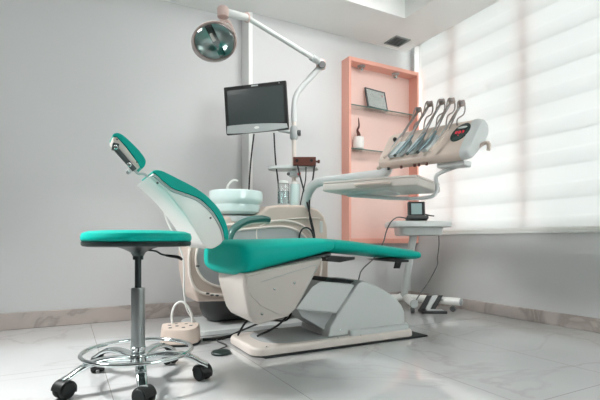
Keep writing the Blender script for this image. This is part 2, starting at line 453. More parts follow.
# ------------------------------------------------------------------ niche cabinet on the back wall
NX0, NX1, NY0, NZ0, NZ1 = 2.15, 2.94, 3.13, 0.55, 2.16
nc = thing('wall_cabinet', (2.45, BY, NZ0), 'tall salmon pink open display cabinet on the back wall beside the window', 'cabinet')
t = 0.022
b = nb(); box(b, (NX0, NY0, NZ0), (NX0 + t, BY - .001, NZ1), .002, 1); obj('side_panel', b, 'niche', nc)
b = nb(); box(b, (NX1 - .02, NY0, NZ0), (NX1, BY - .001, NZ1), .002, 1); obj('side_panel', b, 'niche', nc)
b = nb(); box(b, (NX0 + t, NY0, NZ1 - .035), (NX1 - .02, BY - .001, NZ1), .002, 1); obj('top_panel', b, 'niche', nc)
b = nb(); box(b, (NX0 + t, NY0, NZ0), (NX1 - .02, BY - .001, NZ0 + .045), .002, 1); obj('bottom_panel', b, 'niche', nc)
b = nb(); box(b, (NX0 + t, BY - .008, NZ0 + .045), (NX1 - .02, BY - .001, NZ1 - .035)); obj('back_panel', b, 'nicheback', nc)
SH = (1.755, 1.375)
for z in SH:
    b = nb(); box(b, (NX0 + t, NY0 + .02, z - .004), (NX1 - .02, BY - .009, z + .004), .001, 1); obj('glass_shelf', b, 'glass', nc)
    b = nb(); box(b, (NX0 + t, NY0 + .017, z - .004), (NX1 - .02, NY0 + .0195, z + .004)); obj('shelf_edge', b, 'edge', nc)
for px, py in ((360, 68), (397, 77)):
    p = on_z(px, py - 3, NZ1 - .035)
    p = Vector((NX0 + (.17 if px < 380 else .56), 3.19, NZ1 - .035))
    b = nb(); lathe(b, p, [(.036, 0), (.036, -.006), (.028, -.012), (.020, -.012)], 24)
    sp = obj('spotlight', b, 'steel', nc)
    b = nb(); lathe(b, p + Z * -.012, [(.02, 0), (.024, -.02), (.018, -.03)], 20, axis=(0, -.15, 1)); obj('bulb', b, 'chrome', sp)
# framed certificate on the upper glass shelf
def rect_thing(corners):
    tl, tr, br, bl_ = [Vector(p) for p in corners]
    u = ((tr - tl) + (br - bl_)).normalized(); v = ((tl - bl_) + (tr - br)); v = (v - u * v.dot(u)).normalized()
    c = (tl + tr + br + bl_) / 4
    return c, u, v, u.cross(v), ((tr - tl).length + (br - bl_).length) / 2, ((tl - bl_).length + (tr - br).length) / 2
z = SH[0] + .005
pc = on_y(377, 100, 3.19)
u = Vector((1, .12, 0)).normalized(); v_ = Vector((-.02, .22, 1)).normalized(); w_ = u.cross(v_).normalized(); v_ = w_.cross(u)
cw, ch_ = .25, .19
c = Vector((pc.x, 3.20, z + ch_ / 2 * v_.z + .003))
fr = thing('certificate_frame', (c.x, 3.19, z), 'framed certificate leaning on the upper glass shelf of the pink cabinet', 'picture frame')
b = nb()
for a in (-1, 1):
    obox(b, c + u * a * (cw / 2 - .006), u, v_, w_, .012, ch_, .016, .002, 1); obox(b, c + v_ * a * (ch_ / 2 - .006), u, v_, w_, cw - .02, .012, .016, .002, 1)
obj('frame', b, 'dgrey', fr)
b = nb(); obox(b, c - w_ * -.001, u, v_, w_, cw - .02, ch_ - .02, .006); pp = obj('paper', b, 'paper', fr)
for k, (a_, hgt, ln) in enumerate(((.055, .05, .04), (.035, -.06, .05), (.02, .0, .12), (.008, .0, .10), (-.004, .01, .09))):
    b = nb(); obox(b, c + v_ * a_ + u * hgt + w_ * .0043, u, v_, w_, ln, .003, .0006); obj('text_line', b, 'grey', pp)
b = nb(); lathe(b, c + u * .08 + v_ * .045 + w_ * .004, [(.009, 0), (.009, .001)], 16, w_); obj('red_seal', b, 'redpaint', pp)
b = nb(); obox(b, c + w_ * .0055, u, v_, w_, cw - .024, ch_ - .024, .001); obj('glass_pane', b, 'glass', fr)

# pot with a dark twisted stem on the lower glass shelf
z = SH[1] + .0045
p = Vector((NX0 + .135, 3.185, z))
t_ = thing('small_pot', p, 'small white ceramic pot with dark twisted stem on lower glass shelf', 'pot')
b = nb(); lathe(b, p, [(.034, 0), (.046, .01), (.050, .06), (.048, .108), (.043, .108), (.04, .09)], 28); obj('pot', b, 'pot', t_)
b = nb(); tube(b, [p + Vector(q) for q in ((0, 0, .08), (.004, 0, .13), (-.007, .004, .17), (.007, 0, .21), (.0, 0, .28))], [.018, .016, .010, .008, .003], 10, 4); obj('stem', b, 'stick', t_)

# ------------------------------------------------------------------ rubber mat and dental chair
NYc = 1.975      # near side of the seat
b = nb(); box(b, (.86, 1.972, .0005), (1.925, 2.43, .008), .002, 1)
tag(obj('floor_mat', b, 'rubber'), 'thin dark rubber mat under the dental chair base', 'mat')

ch = thing('dental_chair', (1.3, 2.2, 0), 'reclined teal and white dental chair on a cream base', 'dental chair')
def prof(pts, y): return [on_y(px, py, y) for px, py in pts]
# base plate with a raised rim
b = nb()
def rrect(xa, xb, ya, yb, z, r, n=6):
    o = []
    for (cx, cy, a0) in ((xb - r[0], yb - r[0], 0), (xa + r[1], yb - r[1], 90), (xa + r[2], ya + r[2], 180), (xb - r[3], ya + r[3], 270)):
        for k in range(n + 1):
            a = math.radians(a0 + 90 * k / n); rad = r[0] if a0 == 0 else r[1] if a0 == 90 else r[2] if a0 == 180 else r[3]
            o.append(Vector((cx + math.cos(a) * rad, cy + math.sin(a) * rad, z)))
    return o
def inset(xa, xb, ya, yb, z, r, d): return rrect(xa + d, xb - d, ya + d, yb - d, z, [max(q - d, .004) for q in r])
BX0, BX1, BY0, BY1 = .805, 1.84, 1.985, 2.40
rd = [.08, .09, .07, .05]
R = [inset(BX0, BX1, BY0, BY1, .009, rd, .004), inset(BX0, BX1, BY0, BY1, .014, rd, 0), inset(BX0, BX1, BY0, BY1, .038, rd, 0.002),
     inset(BX0, BX1, BY0, BY1, .048, rd, .010), inset(BX0, BX1, BY0, BY1, .050, rd, .022)]
rings(b, R, True); obj('base_plate', b, 'shell', ch, 50)
b = nb()
R = [inset(BX0 + .09, 1.40, BY0 + .04, BY1 - .04, .0505, [.02, .12, .14, .02], 0), inset(BX0 + .09, 1.40, BY0 + .04, BY1 - .04, .053, [.02, .12, .14, .02], .004)]
rings(b, R, True); obj('inlay_panel', b, 'grey', ch, 50)
for x in (.88, 1.30, 1.45):
    b = nb(); lathe(b, (x, 2.0, .0505), [(.005, 0), (.005, .002), (.003, .003)], 12); obj('screw', b, 'chrome', ch)

# rear housing
yh = 2.035
hp = prof(((328, 334), (330, 327), (345, 304), (358, 284), (362, 281), (366, 281), (380, 287.5), (392, 294.5), (397, 299), (402, 305), (405, 312), (405.5, 330)), yh)
hp[0].z = hp[-1].z = .05
b = nb(); prism(b, hp, (0, .32, 0), .012, 3); hs = obj('rear_housing', b, 'lgrey', ch, 30)
b = nb()
R = [inset(1.39, BX1 - .01, BY0 + .018, BY1 - .02, .0495, [.05, .02, .02, .05], 0), inset(1.39, BX1 - .01, BY0 + .018, BY1 - .02, .072, [.05, .02, .02, .05], 0.001), inset(1.39, BX1 - .01, BY0 + .018, BY1 - .02, .080, [.05, .02, .02, .05], 0.008)]
rings(b, R, True); obj('housing_flange', b, 'lgrey', ch, 50)
for q in ((341, 330), (381, 327)):
    p = on_y(*q, yh - .001); b = nb(); lathe(b, p, [(.006, 0), (.006, .003), (.003, .004)], 12, -Y); obj('screw', b, 'chrome', ch)
# parallelogram lift arms
for pts, ya, yb, nm, mt in ((((312, 287), (320, 281.5), (352, 284), (362, 287), (345, 314), (318, 311), (296, 309)), 2.06, 2.32, 'lift_arm', 'lgrey'),
                        (((297, 309), (340, 313), (346, 322), (338, 331), (326, 331), (302, 317)), 2.085, 2.29, 'lower_lift_arm', 'grey')):
    b = nb(); prism(b, prof(pts, ya), (0, yb - ya, 0), .006, 2); obj(nm, b, mt, ch, 30)
b = nb()
p1, p2 = on_y(299, 309.5, 2.055), on_y(337, 314, 2.055)
obox(b, (p1 + p2) / 2, p2 - p1, Y, (p2 - p1).cross(Y), (p2 - p1).length, .01, .006, .002, 1); obj('arm_rib', b, 'grey', ch)
# black bellows behind the arm and bracket under legrest
b = nb(); prism(b, prof(((322, 281), (330, 278), (345, 279.5), (362, 281.5), (358, 285), (330, 283)), 2.10), (0, .18, 0), .004, 2); obj('black_cover', b, 'rubber', ch)
b = nb(); prism(b, prof(((325, 257.5), (334, 256), (347, 257.5), (355, 257), (355, 259.5), (347, 261), (340, 262.5), (328, 261)), 2.03), (0, .3, 0), .003, 2); obj('hinge_bracket', b, 'black', ch)
b = nb(); prism(b, prof(((376, 259.5), (396, 258), (409, 260), (409, 262), (400, 262.3), (385, 261)), 2.03), (0, .1, 0), .002, 1); obj('leg_bracket', b, 'black', ch)
b = nb(); prism(b, prof(((396, 262), (402, 262), (400, 268.5), (394.5, 268.5)), 2.05), (0, .012, 0), .002, 1); obj('strap', b, 'black', ch)

# seat carriage (side cover)
yc = 1.99
cp = prof(((222, 268), (223, 280), (226, 298), (231, 314), (240, 322), (256, 327), (268, 325), (293.6, 316), (299, 309), (325.5, 259), (322, 256)), yc)
# smooth body: end face turns away from the viewer
b = nb()
out = [(.755, .418), (.752, .36), (.765, .29), (.785, .21), (.815, .172), (.84, .163), (.90, .172), (1.00, .19), (1.03, .215), (1.06, .245), (1.205, .478), (1.20, .487)]
def crow(inset_, y, n=3):
    c = Vector((.95, y, .34)); o = []
    for (x, z) in out:
        p = Vector((x, y, z)); d = (c - p); o.append(p + d.normalized() * inset_)
    return o
R = []
for (ins, y) in ((.035, 1.992), (.024, 1.990), (.012, 1.993), (.004, 2.0), (0, 2.012), (0, 2.15), (0, 2.38), (.03, 2.40)):
    row = crow(ins, y)
    for i, p in enumerate(row):
        if p.x < .87: p.x += max(0, (y - 2.0)) * .30 * max(0, (.40 - p.z)) * (1 - (p.x - .75) / .12)
    R.append(row)
rings(b, R, True); car = obj('seat_carriage', b, 'carriage', ch, 28)
b = nb()
pl = [Vector(p) for p in ((.772, 0, .405), (.778, 0, .35), (.797, 0, .306), (.845, 0, .258), (.93, 0, .212), (.985, 0, .198), (1.035, 0, .23), (1.185, 0, .468), (1.18, 0, .478))]
for p in pl: p.y = 1.984
prism(b, pl, (0, .02, 0), .004, 2); sp_ = obj('side_cover', b, 'carriage', ch, 28)
b = nb()
gl = [on_y(px, py, 1.983) for px, py in ((261, 282), (310, 266.5), (316, 265), (316.5, 268))]
tube(b, gl, .0018, 6, 0); obj('cover_groove', b, 'grey', sp_)
b = nb(); tube(b, [on_y(px, py, 1.983) for px, py in ((316.5, 268), (300, 300), (297, 306))], .0016, 6, 0); obj('cover_groove', b, 'grey', sp_)
for q in ((274.5, 289), (294.5, 283), (262, 314)):
    p = on_y(*q, 1.984); b = nb(); lathe(b, p, [(.007, 0), (.007, .002), (.004, .0045), (.001, .005)], 14, -Y); obj('screw', b, 'chrome', sp_)
b = nb(); p = Vector((.775, 2.03, .385)); box(b, p - Vector((.012, .0, .022)), p + Vector((.012, .05, .02)), .003, 1); obj('grey_switch', b, 'grey', ch)

# seat cushion: lofted along its length
def cushion(name, secs, m, parent, n=3.6):
    """secs: x, y0, y1, z0, z1"""
    b = nb(); R = []
    for (x, ya, yb, za, zb) in secs:
        R.append(superring(((x), (ya + yb) / 2, (za + zb) / 2), Y, Z, (yb - ya) / 2, (zb - za) / 2, n, 44))
    # smooth along the length
    RR = []
    for j in range(44):
        RR.append([p - X * ((p.y - 2.2) * .16 * max(0, 1 - (p.x - .69) / .3)) + X * (.02 * max(0, 1 - (p.x - .69) / .2)) if name == 'seat_cushion' else p for p in spline([r[j] for r in R], 4)])
    rings(b, [[RR[j][i] for j in range(44)] for i in range(len(RR[0]))], True)
    return obj(name, b, m, parent, 60)
cushion('seat_cushion', [(.690, 2.06, 2.36, .445, .515), (.694, 2.03, 2.40, .430, .545), (.705, 1.99, 2.43, .415, .568), (.745, 1.965, 2.45, .402, .582), (.85, 1.965, 2.45, .425, .584),
     (1.0, 1.965, 2.45, .456, .586), (1.15, 1.968, 2.45, .488, .590), (1.25, 1.975, 2.445, .512, .590), (1.268, 1.985, 2.435, .520, .582)], 'teal', ch, 3.2)
cushion('legrest_cushion', [(1.262, 1.985, 2.435, .518, .580), (1.275, 1.975, 2.44, .510, .588), (1.40, 1.98, 2.44, .502, .580), (1.60, 1.985, 2.435, .484, .558), (1.78, 1.99, 2.43, .466, .535),
     (1.885, 2.0, 2.42, .458, .522), (1.922, 2.03, 2.39, .462, .512), (1.93, 2.08, 2.34, .472, .500)], 'teal', ch, 3.0)
b = nb(); prism(b, [(.80, 2.02, .425), (1.27, 2.02, .512), (1.27, 2.02, .498), (.80, 2.02, .405)], (0, .38, 0), .003, 1); obj('seat_pan', b, 'dgrey', ch)

# backrest: shell, gasket, pad
def curve2(pts, n=4): return [Vector((p.x, p.y, 0)) for p in spline([Vector((a, b_, 0)) for a, b_ in pts], n)]
edge = [(153, 173), (157, 175), (163.5, 181), (173.5, 188.5), (187, 193.5), (200, 199), (213.8, 212), (222, 227), (224.5, 238)]
e_ = [(p.x, p.y) for p in curve2(edge)]
back = [(221, 244), (213, 248.5), (206, 247), (200, 240), (190, 222.5), (172, 199), (160, 187), (148.5, 176.5)]
bk = [(p.x, p.y) for p in curve2(back, 3)]
b = nb(); prism(b, prof([(x + .3, y - .2) for x, y in e_][1:] + bk, 1.99), (0, .36, 0), .014, 4); bs = obj('backrest_shell', b, 'white', ch, 30)
top = [(228.5, 240), (228.5, 232), (225.5, 221), (218.8, 208.5), (208.7, 197.5), (197, 188.5), (180, 179.5), (165, 172), (158, 169.8), (153.5, 170.5), (152.3, 172.5)]
tp = [(p.x, p.y) for p in curve2(top)]
b = nb(); prism(b, prof([(x, y) for x, y in e_[1:]] + tp[:-1], 1.982), (0, .31, 0), .012, 4); obj('backrest_pad', b, 'teal', ch, 35)
b = nb()
gp = prof([(x, y + 1) for x, y in e_], 1.984); g2 = prof([(x - 1.4, y + 3) for x, y in e_], 1.984)
prism(b, gp + g2[::-1], (0, .375, 0), .002, 1); obj('gasket', b, 'grey', ch, 35)
for q in ((157.5, 183), (210.5, 218)):
    p = on_y(*q, 1.99); b = nb(); lathe(b, p, [(.005, -.002), (.005, .002), (.003, .003)], 12, -Y); obj('bolt', b, 'dgrey', bs)
# headrest
yh1 = 2.10
hpad = [(112.5, 136), (114, 133.5), (118, 132.8), (123, 135), (131, 142), (140, 151.3), (145.3, 159), (145.5, 164), (143, 168), (140.5, 167.5), (136, 159.7), (127, 147.5), (117, 136.8)]
hs_ = [(p.x, p.y) for p in spline([Vector((a, b_, 0)) for a, b_ in hpad], 3, True)]
b = nb(); prism(b, prof(hs_, yh1), (0, .15, 0), .012, 4); obj('headrest_pad', b, 'teal', ch, 40)
hsh = [(113.5, 137), (112.3, 138.5), (113, 141.5), (118, 147), (124.5, 154), (131, 161.5), (136, 165.5), (140, 167), (140, 165), (135.5, 159.7), (126.5, 147.5), (117, 137)]
b = nb(); prism(b, prof(hsh, yh1 + .003), (0, .13, 0), .008, 3); hh = obj('headrest_shell', b, 'shell', ch, 35)
for q in ((117, 139.5), (137, 162)):
    p = on_y(*q, yh1 + .003); b = nb(); lathe(b, p, [(.004, -.001), (.004, .002)], 10, -Y); obj('bolt', b, 'dgrey', hh)
b = nb()
yb_ = 2.085
def bar(bm, a, c, wd, ya, yb):
    a, c = on_y(*a, ya), on_y(*c, ya); d = (c - a).normalized(); nn = d.cross(Y)
    obox(bm, (a + c) / 2 + Y * (yb - ya) / 2, d, Y, nn, (c - a).length, yb - ya, wd, .003, 2)
bar(b, (114, 146), (135, 170), .022, yb_, yb_ + .016); bar(b, (112.5, 145.5), (119, 147), .03, yb_ - .004, yb_ + .03)
br = obj('headrest_bracket', b, 'dsteel', ch, 30)
for q in ((115.5, 147.5), (129, 165)):
    p = on_y(*q, yb_); b = nb(); lathe(b, p, [(.010, 0), (.010, .006), (.006, .009)], 16, -Y); obj('pivot_bolt', b, 'chrome', br)
b = nb(); p = on_y(129, 171.5, yb_); cyl(b, p - Y * .02, p + Y * .03, .009, 16, .002); obj('knob', b, 'steel', br)
b = nb(); tube(b, prof(((133, 168), (138, 173.5), (144, 174), (148, 177), (152, 181)), 2.11), .006, 10, 4); obj('headrest_rod', b, 'steel', ch)
b = nb(); tube(b, prof(((133, 168), (138, 173.5), (144, 174), (148, 177), (152, 181)), 2.17), .006, 10, 4); obj('headrest_rod', b, 'steel', ch)

# far armrest
ya = 2.50
b = nb(); ap = prof(((228, 250), (229.5, 238), (233, 230), (241, 223.5), (251, 219.8), (262, 218.8), (269, 220)), ya)
tube(b, ap, [.020, .021, .022, .022, .022, .022, .018], 14, 4, flat=(1, 1.6)); am = obj('armrest', b, 'armpad', ch, 60)
b = nb(); tube(b, [p + Vector((0.004, .005, -.016)) for p in ap[1:]], .011, 10, 4, flat=(1, 1.6)); obj('armrest_frame', b, 'shell', am, 60)

# ------------------------------------------------------------------ doctor's stool
sc_ = Vector((.263, 1.896, 0))
st = thing('dental_stool', sc_, 'round teal topped stool on a chrome five star base with casters', 'stool')
b = nb(); lathe(b, sc_, [(.19, .572), (.206, .573), (.212, .580), (.213, .592), (.208, .606), (.185, .6145), (.13, .618), (.05, .619), (.0, .619)], 64); obj('seat_cushion', b, 'teal', st, 50)
b = nb(); lathe(b, sc_, [(.10, .555), (.19, .553), (.206, .556), (.2105, .562), (.2105, .5735), (.19, .5735)], 64); obj('seat_rim', b, 'rim', st, 40)
b = nb(); lathe(b, sc_, [(.022, .515), (.030, .530), (.06, .545), (.095, .5555), (.0, .556)], 32); obj('seat_plate', b, 'dsteel', st, 40)
b = nb(); lathe(b, sc_, [(.021, .50), (.021, .53), (.0, .531)], 24); lathe(b, sc_, [(.013, .36), (.013, .505)], 24); obj('gas_column', b, 'dsteel', st, 40)
b = nb(); lathe(b, sc_, [(.024, .10), (.0275, .105), (.0275, .382), (.0245, .386), (.0, .386)], 32); cy_ = obj('column_sleeve', b, 'steel', st, 40)
b = nb(); lathe(b, sc_, [(.0285, .13), (.0305, .132), (.0305, .145), (.0285, .147)], 32); obj('sleeve_collar', b, 'chrome', cy_, 40)
# lever
b = nb()
lp = [sc_ + RT * a + FW * f + Z * z for a, f, z in ((.02, 0, .54), (.07, .0, .535), (.095, 0, .522), (.125, 0, .515))]
tube(b, lp, .004, 8, 4); lv = obj('height_lever', b, 'dsteel', st)
b = nb(); tube(b, [sc_ + RT * a + Z * z for a, z in ((.115, .517), (.135, .514), (.165, .509), (.18, .499))], [.007, .009, .010, .007], 10, 3, flat=(.7, 1)); obj('lever_grip', b, 'black', lv)
# foot ring
b = nb(); FR = .212
tube(b, [sc_ + Vector((math.cos(2 * PI * k / 72) * FR, math.sin(2 * PI * k / 72) * FR, .128)) for k in range(72)], .0085, 12, 0, closed=True); obj('foot_ring', b, 'chrome', st, 60)
b = nb(); lathe(b, sc_, [(.030, .075), (.042, .08), (.044, .10), (.040, .118), (.028, .124), (.0, .124)], 32); obj('base_hub', b, 'chrome', st, 40)
vang = math.atan2(-sc_.y, -sc_.x)
def wheel(parent, c, d, stem_top):
    """twin caster: stem, hood, wheel"""
    d = Vector(d).normalized(); s = d.cross(Z)
    b = nb(); cyl(b, c + Z * .045, Vector((c.x, c.y, stem_top)), .0055, 12); obj('caster_stem', b, 'steel', parent)
    cc = Vector((c.x, c.y, .0315)) + d * .010
    b = nb()
    for sg in (-1, 1):
        lathe(b, cc + s * (sg * .006), [(.0, 0), (.027, 0), (.031, .004), (.031, .017), (.027, .022), (.012, .023)], 28, s * sg)
    w = obj('caster_wheel', b, 'rubber', parent, 40)
    b = nb()
    rr = []
    for k in range(13):
        a = math.radians(-25 + 200 * k / 12)
        dirv = d * math.cos(a) * -1 + Z * math.sin(a)
        rr.append([cc + dirv * .0325 - s * .024, cc + dirv * .0355 - s * .025, cc + dirv * .0365, cc + dirv * .0355 + s * .025, cc + dirv * .0325 + s * .024, cc + dirv * .0328])
    rings(b, rr, True); obj('caster_hood', b, 'black', w, 50)
LR = .277
for k in range(5):
    a = vang + math.radians(3) + 2 * PI * k / 5
    d = Vector((math.cos(a), math.sin(a), 0)); s = d.cross(Z)
    rr = []
    P_ = spline([sc_ + d * r + Z * z for r, z in ((.025, .100), (.10, .112), (.17, .110), (.22, .094), (.255, .074), (LR + .005, .062))], 4)
    for i, p in enumerate(P_):
        f = i / (len(P_) - 1)
        rr.append(superring(p, s, Z, .021 - .003 * f, .013 - .002 * f, 3, 20))
    b = nb(); rings(b, rr, True); lg = obj('leg', b, 'chrome', st, 50)
    rot = [0.7, 2.4, 1.0, -0.6, 0.4][k]
    e = sc_ + d * (LR - .012)
    wheel(lg, e, Vector((math.cos(a + rot), math.sin(a + rot), 0)), .066)

# ------------------------------------------------------------------ foot control with loop handle
fc = on_z(181, 345, 0); fc = Vector((fc.x, fc.y + .03, 0))
ft = thing('foot_control', fc, 'beige foot control box with white loop handle behind the stool', 'foot control')
bu = Vector((.97, -.24, 0)).normalized(); bv = Vector((.24, .97, 0)).normalized()
def fl(u_, v_, z): return fc + bu * u_ + bv * v_ + Z * z
pl = [fl(-.10, -.035, 0), fl(-.07, -.065, 0), fl(0, -.085, 0), fl(.06, -.08, 0), fl(.105, -.03, 0), fl(.10, .07, 0), fl(-.085, .07, 0), fl(-.105, .03, 0)]
b = nb()
R = []
for sc2, z, tilt in ((.96, .012, 0), (1, .018, 0), (.93, .092, 1), (.90, .099, 1), (.86, .101, 1)):
    R.append([fc + (p - fc) * sc2 + Z * (z + tilt * ((p - fc).dot(bv) * .10)) for p in spline(pl, 3, True)])
rings(b, R, True); obj('housing', b, 'beige', ft, 35)
b = nb(); R = [[fc + (p - fc) * s_ + Z * z for p in spline(pl, 3, True)] for s_, z in ((.99, .0005), (.99, .012))]
rings(b, R, True); obj('rubber_foot', b, 'rubber', ft, 35)
for (a, v2) in ((-.05, -.03), (-.055, .02), (-.015, .0), (-.02, .045), (.02, -.035), (.035, .035), (.06, .0)):
    b = nb(); p = fl(a, v2, .1015 + v2 * .09); lathe(b, p, [(.010, -.002), (.010, .0005), (.008, .001)], 14, (0, 0, 1)); obj('top_hole', b, 'dgrey', ft)
b = nb(); tube(b, [fl(-.04, .05, .095), fl(-.045, .05, .15), fl(-.03, .05, .205), fl(.005, .05, .228), fl(.04, .05, .205), fl(.065, .05, .15), fl(.068, .05, .095)], .0065, 12, 5); obj('loop_handle', b, 'white', ft, 60)
b = nb(); p = fl(-.085, -.055, .045); lathe(b, p, [(.008, 0), (.008, .006)], 14, -bv); obj('socket', b, 'dgrey', ft)

# white hose hanging from the unit to the floor beside it
b = nb()
tube(b, [on_y(px, py, 2.62) for px, py in ((172, 190), (164, 203), (166, 218), (174, 236), (182, 254), (184, 270), (184, 290), (186, 306), (190, 315), (196, 322))] , .0055, 8, 4)
tag(obj('suction_hose', b, 'white', smooth=60), 'thin white hose hanging beside the unit behind the backrest', 'hose')

# black puck pedal with its cord
p = on_z(221, 354, 0)
pd = thing('foot_switch', (p.x, p.y, 0), 'small round black foot switch on the floor before the chair base', 'foot switch')
b = nb(); lathe(b, p, [(.044, .0005), (.05, .004), (.05, .010), (.045, .015), (.02, .017), (.0, .017)], 32); obj('disc', b, 'rim', pd, 40)
b = nb(); q = on_z(226, 340, .0); tube(b, [p + Vector((.01, .045, .008)), p + Vector((.02, .08, .006)), Vector((.775, 2.30, .006)), Vector((.77, 2.46, .006)), Vector((.9, 2.5, .006))], .0035, 8, 5); obj('cord', b, 'black', pd)

# ------------------------------------------------------------------ cuspidor / water unit
UY = 2.68
un = thing('dental_unit', (1.15, 2.9, 0), 'beige cuspidor unit with basin behind the chair', 'dental unit')
b = nb()
rdu = [.08, .08, .06, .06]
R = [inset(.70, 1.62, 2.60, 3.12, .0005, rdu, .006), inset(.70, 1.62, 2.60, 3.12, .005, rdu, 0), inset(.70, 1.62, 2.60, 3.12, .028, rdu, .004), inset(.70, 1.62, 2.60, 3.12, .034, rdu, .02)]
rings(b, R, True); obj('foot_plate', b, 'lgrey', un, 40)
b = nb()
R = [inset(.80, 1.60, 2.78, 3.06, z, [.12, .12, .12, .12], d) for z, d in ((.032, .07), (.06, .03), (.12, .005), (.205, .0))]
rings(b, R, True); obj('base_column', b, 'dgrey', un, 40)
# main body outline in the front plane
bo = [(198, 302), (193, 292), (189, 270), (189, 245), (193, 232), (203, 222), (215, 217), (235, 215.5), (255, 215), (261, 212), (268, 206), (280, 204.5), (305, 205), (318, 209), (325, 216), (328, 226), (329, 262), (329, 300)]
bp_ = [on_y(px, py, UY) for px, py in bo]
b = nb(); prism(b, bp_, (0, .30, 0), .022, 4); body = obj('body', b, 'beige', un, 30)
def ringpts(pts, y, n=5): return [on_y(p.x, p.y, y) for p in spline([Vector((a, c_, 0)) for a, c_ in pts], n, True)]
ro = [(189, 262), (190.5, 278), (197, 290), (210, 294.5), (240, 295), (290, 294), (314, 290), (321, 272), (320, 250), (313, 236), (303, 226), (288, 221), (270, 221.5), (240, 224), (215, 227), (195, 236), (190, 248)]
ri = [(196, 262), (199, 273), (207, 282), (222, 287), (250, 288), (290, 287), (308, 283), (313, 268), (312, 250), (306, 238), (298, 231), (286, 227), (270, 227), (240, 230), (217, 233), (202, 241), (197, 250)]
b = nb(); prism(b, ringpts(ri, UY - .004), (0, .02, 0), .003, 1); obj('front_panel', b, 'panel', un, 30)
b = nb(); tube(b, ringpts(ro, UY), .009, 10, 0, closed=True, flat=(1, 1)); obj('trim_ring', b, 'ring', un, 60)
b = nb(); tube(b, ringpts(ri, UY - .002), .008, 10, 0, closed=True); obj('trim_ring', b, 'ring', un, 60)
for q in ((197.5, 266), (207.5, 293.5), (212, 295), (217, 295.5)):
    p = on_y(*q, UY - .008); b = nb(); lathe(b, p, [(.008, 0), (.008, .006), (.004, .008)], 12, -Y, sx=.7, sy=1.5); obj('clip', b, 'dgrey', un)
b = nb(); tube(b, [on_y(px, py, UY - .004) for px, py in ((257, 240), (256.5, 232), (258, 228), (266, 223.5), (285, 219.5), (305, 218), (320, 218.5))], .004, 8, 4); obj('seam_bead', b, 'ring', un)
p = on_y(321, 227, UY); b = nb(); box(b, p - Vector((.012, .006, .04)), p + Vector((.012, .004, .04)), .003, 1); obj('side_switch', b, 'lgrey', un)
# cuspidor bowl
bc = Vector((1.0, 2.86, 0)); bc = Vector((dep(236, 200, 2.93).x, dep(236, 200, 2.93).y, 0))
b = nb(); lathe(b, bc, [(.09, .745), (.135, .750), (.156, .765), (.163, .795), (.160, .812), (.176, .828), (.180, .850), (.179, .892), (.172, .902), (.162, .898), (.150, .86), (.11, .82), (.04, .805), (.0, .803)], 48, sx=1, sy=.92)
bw = obj('basin', b, 'bowl', un, 40)
b = nb(); lathe(b, bc + Z * .804, [(.03, 0), (.03, .003), (.0, .003)], 20); obj('drain', b, 'steel', bw)
b = nb(); lathe(b, bc, [(.10, .69), (.125, .70), (.13, .735), (.09, .74)], 32); obj('basin_base', b, 'lgrey', un, 40)
b = nb(); q = bc + Vector((-.02, .12, 0))
tube(b, [q + Vector((0, 0, .85)), q + Vector((0, 0, .93)), q + Vector((.008, -.01, .965)), q + Vector((.035, -.03, .99)), q + Vector((.06, -.05, .985))], [.008, .008, .0075, .007, .006], 10, 5); obj('rinse_spout', b, 'white', un, 60)
# post and little shelf
PX = Vector((1.473, 2.85, 0)); d0 = 3.207
zt = .58 + 36 / 440 * d0 - .03
b = nb(); pb_ = Vector((PX.x, PX.y, .80))
cyl(b, pb_, Vector((PX.x, PX.y, .86)), .035, 24, .004); obj('post_socket', b, 'lgrey', un, 40)

# water bottles
for i, (px, wd, m_) in enumerate(((283.5, 12, 'glass'), (295, 10, 'glass'))):
    c = dep(px, 204, 3.06 + .06 * i); c.z = .815; r = wd / 440 * 3.1 / 2
    o = thing('water_bottle', c, ('clear wide water bottle standing on the unit left of the post' if i == 0 else 'narrow pale blue water bottle standing on the unit below the brown box'), 'bottle')
    b = nb(); lathe(b, c, [(r * .9, .0), (r, .006), (r, .15), (r * .92, .158), (r * .7, .160)], 28, cap=False); obj('flask', b, m_ if i == 0 else 'bowl', o, 50)
    b = nb(); lathe(b, c + Z * .158, [(r * .8, 0), (r * .8, .014), (r * .7, .018), (.0, .018)], 20); obj('cap', b, 'white', o)
    if i == 0:
        b = nb(); lathe(b, c + Z * .003, [(r * .86, 0), (r * .93, .006), (r * .93, .10), (.0, .10)], 28); obj('water', b, glassy('water', (.86, .95, .95, 1), .06), o)
        b = nb(); lathe(b, c + Z * .003, [(r * 1.01, -.003), (r * 1.02, .012), (r * .99, .014)], 28, cap=False); obj('bottle_foot', b, 'grey', o)

# ------------------------------------------------------------------ lamp post with arms and head
lt = thing('operating_lamp', (PX.x, PX.y, .80), 'dental operating lamp on a tall bent pole above the chair', 'lamp')
d0 = PX.dot(FW)
def pd_(px, py, d=d0): return dep(px, py, d)
b = nb(); tube(b, [Vector((PX.x, PX.y, .85)), pd_(294, 150), pd_(294, 112)], .0165, 16); obj('pole', b, 'shell', lt, 60)
b = nb(); tube(b, [pd_(294, 122), pd_(294, 108), pd_(296, 96), pd_(302, 87), pd_(311, 77), pd_(321, 66)], .0205, 16, 5); obj('bent_pole', b, 'lgrey', lt, 60)
b = nb(); p = pd_(321, 66); lathe(b, p + Z * -.02 + FW * -.0, [(.032, 0), (.036, .01), (.036, .045), (.030, .06), (.0, .062)], 24); obj('elbow_cap', b, 'rosy', lt, 40)
b = nb(); p = pd_(322, 65, d0 - .03); lathe(b, p, [(.026, 0), (.028, .006), (.024, .012)], 20, -FW); obj('elbow_knob', b, 'dgrey', lt, 40)
A0 = pd_(318, 61, 3.16); A1 = dep(247, 17.5, 2.50); A2 = dep(223, 12, 2.20)
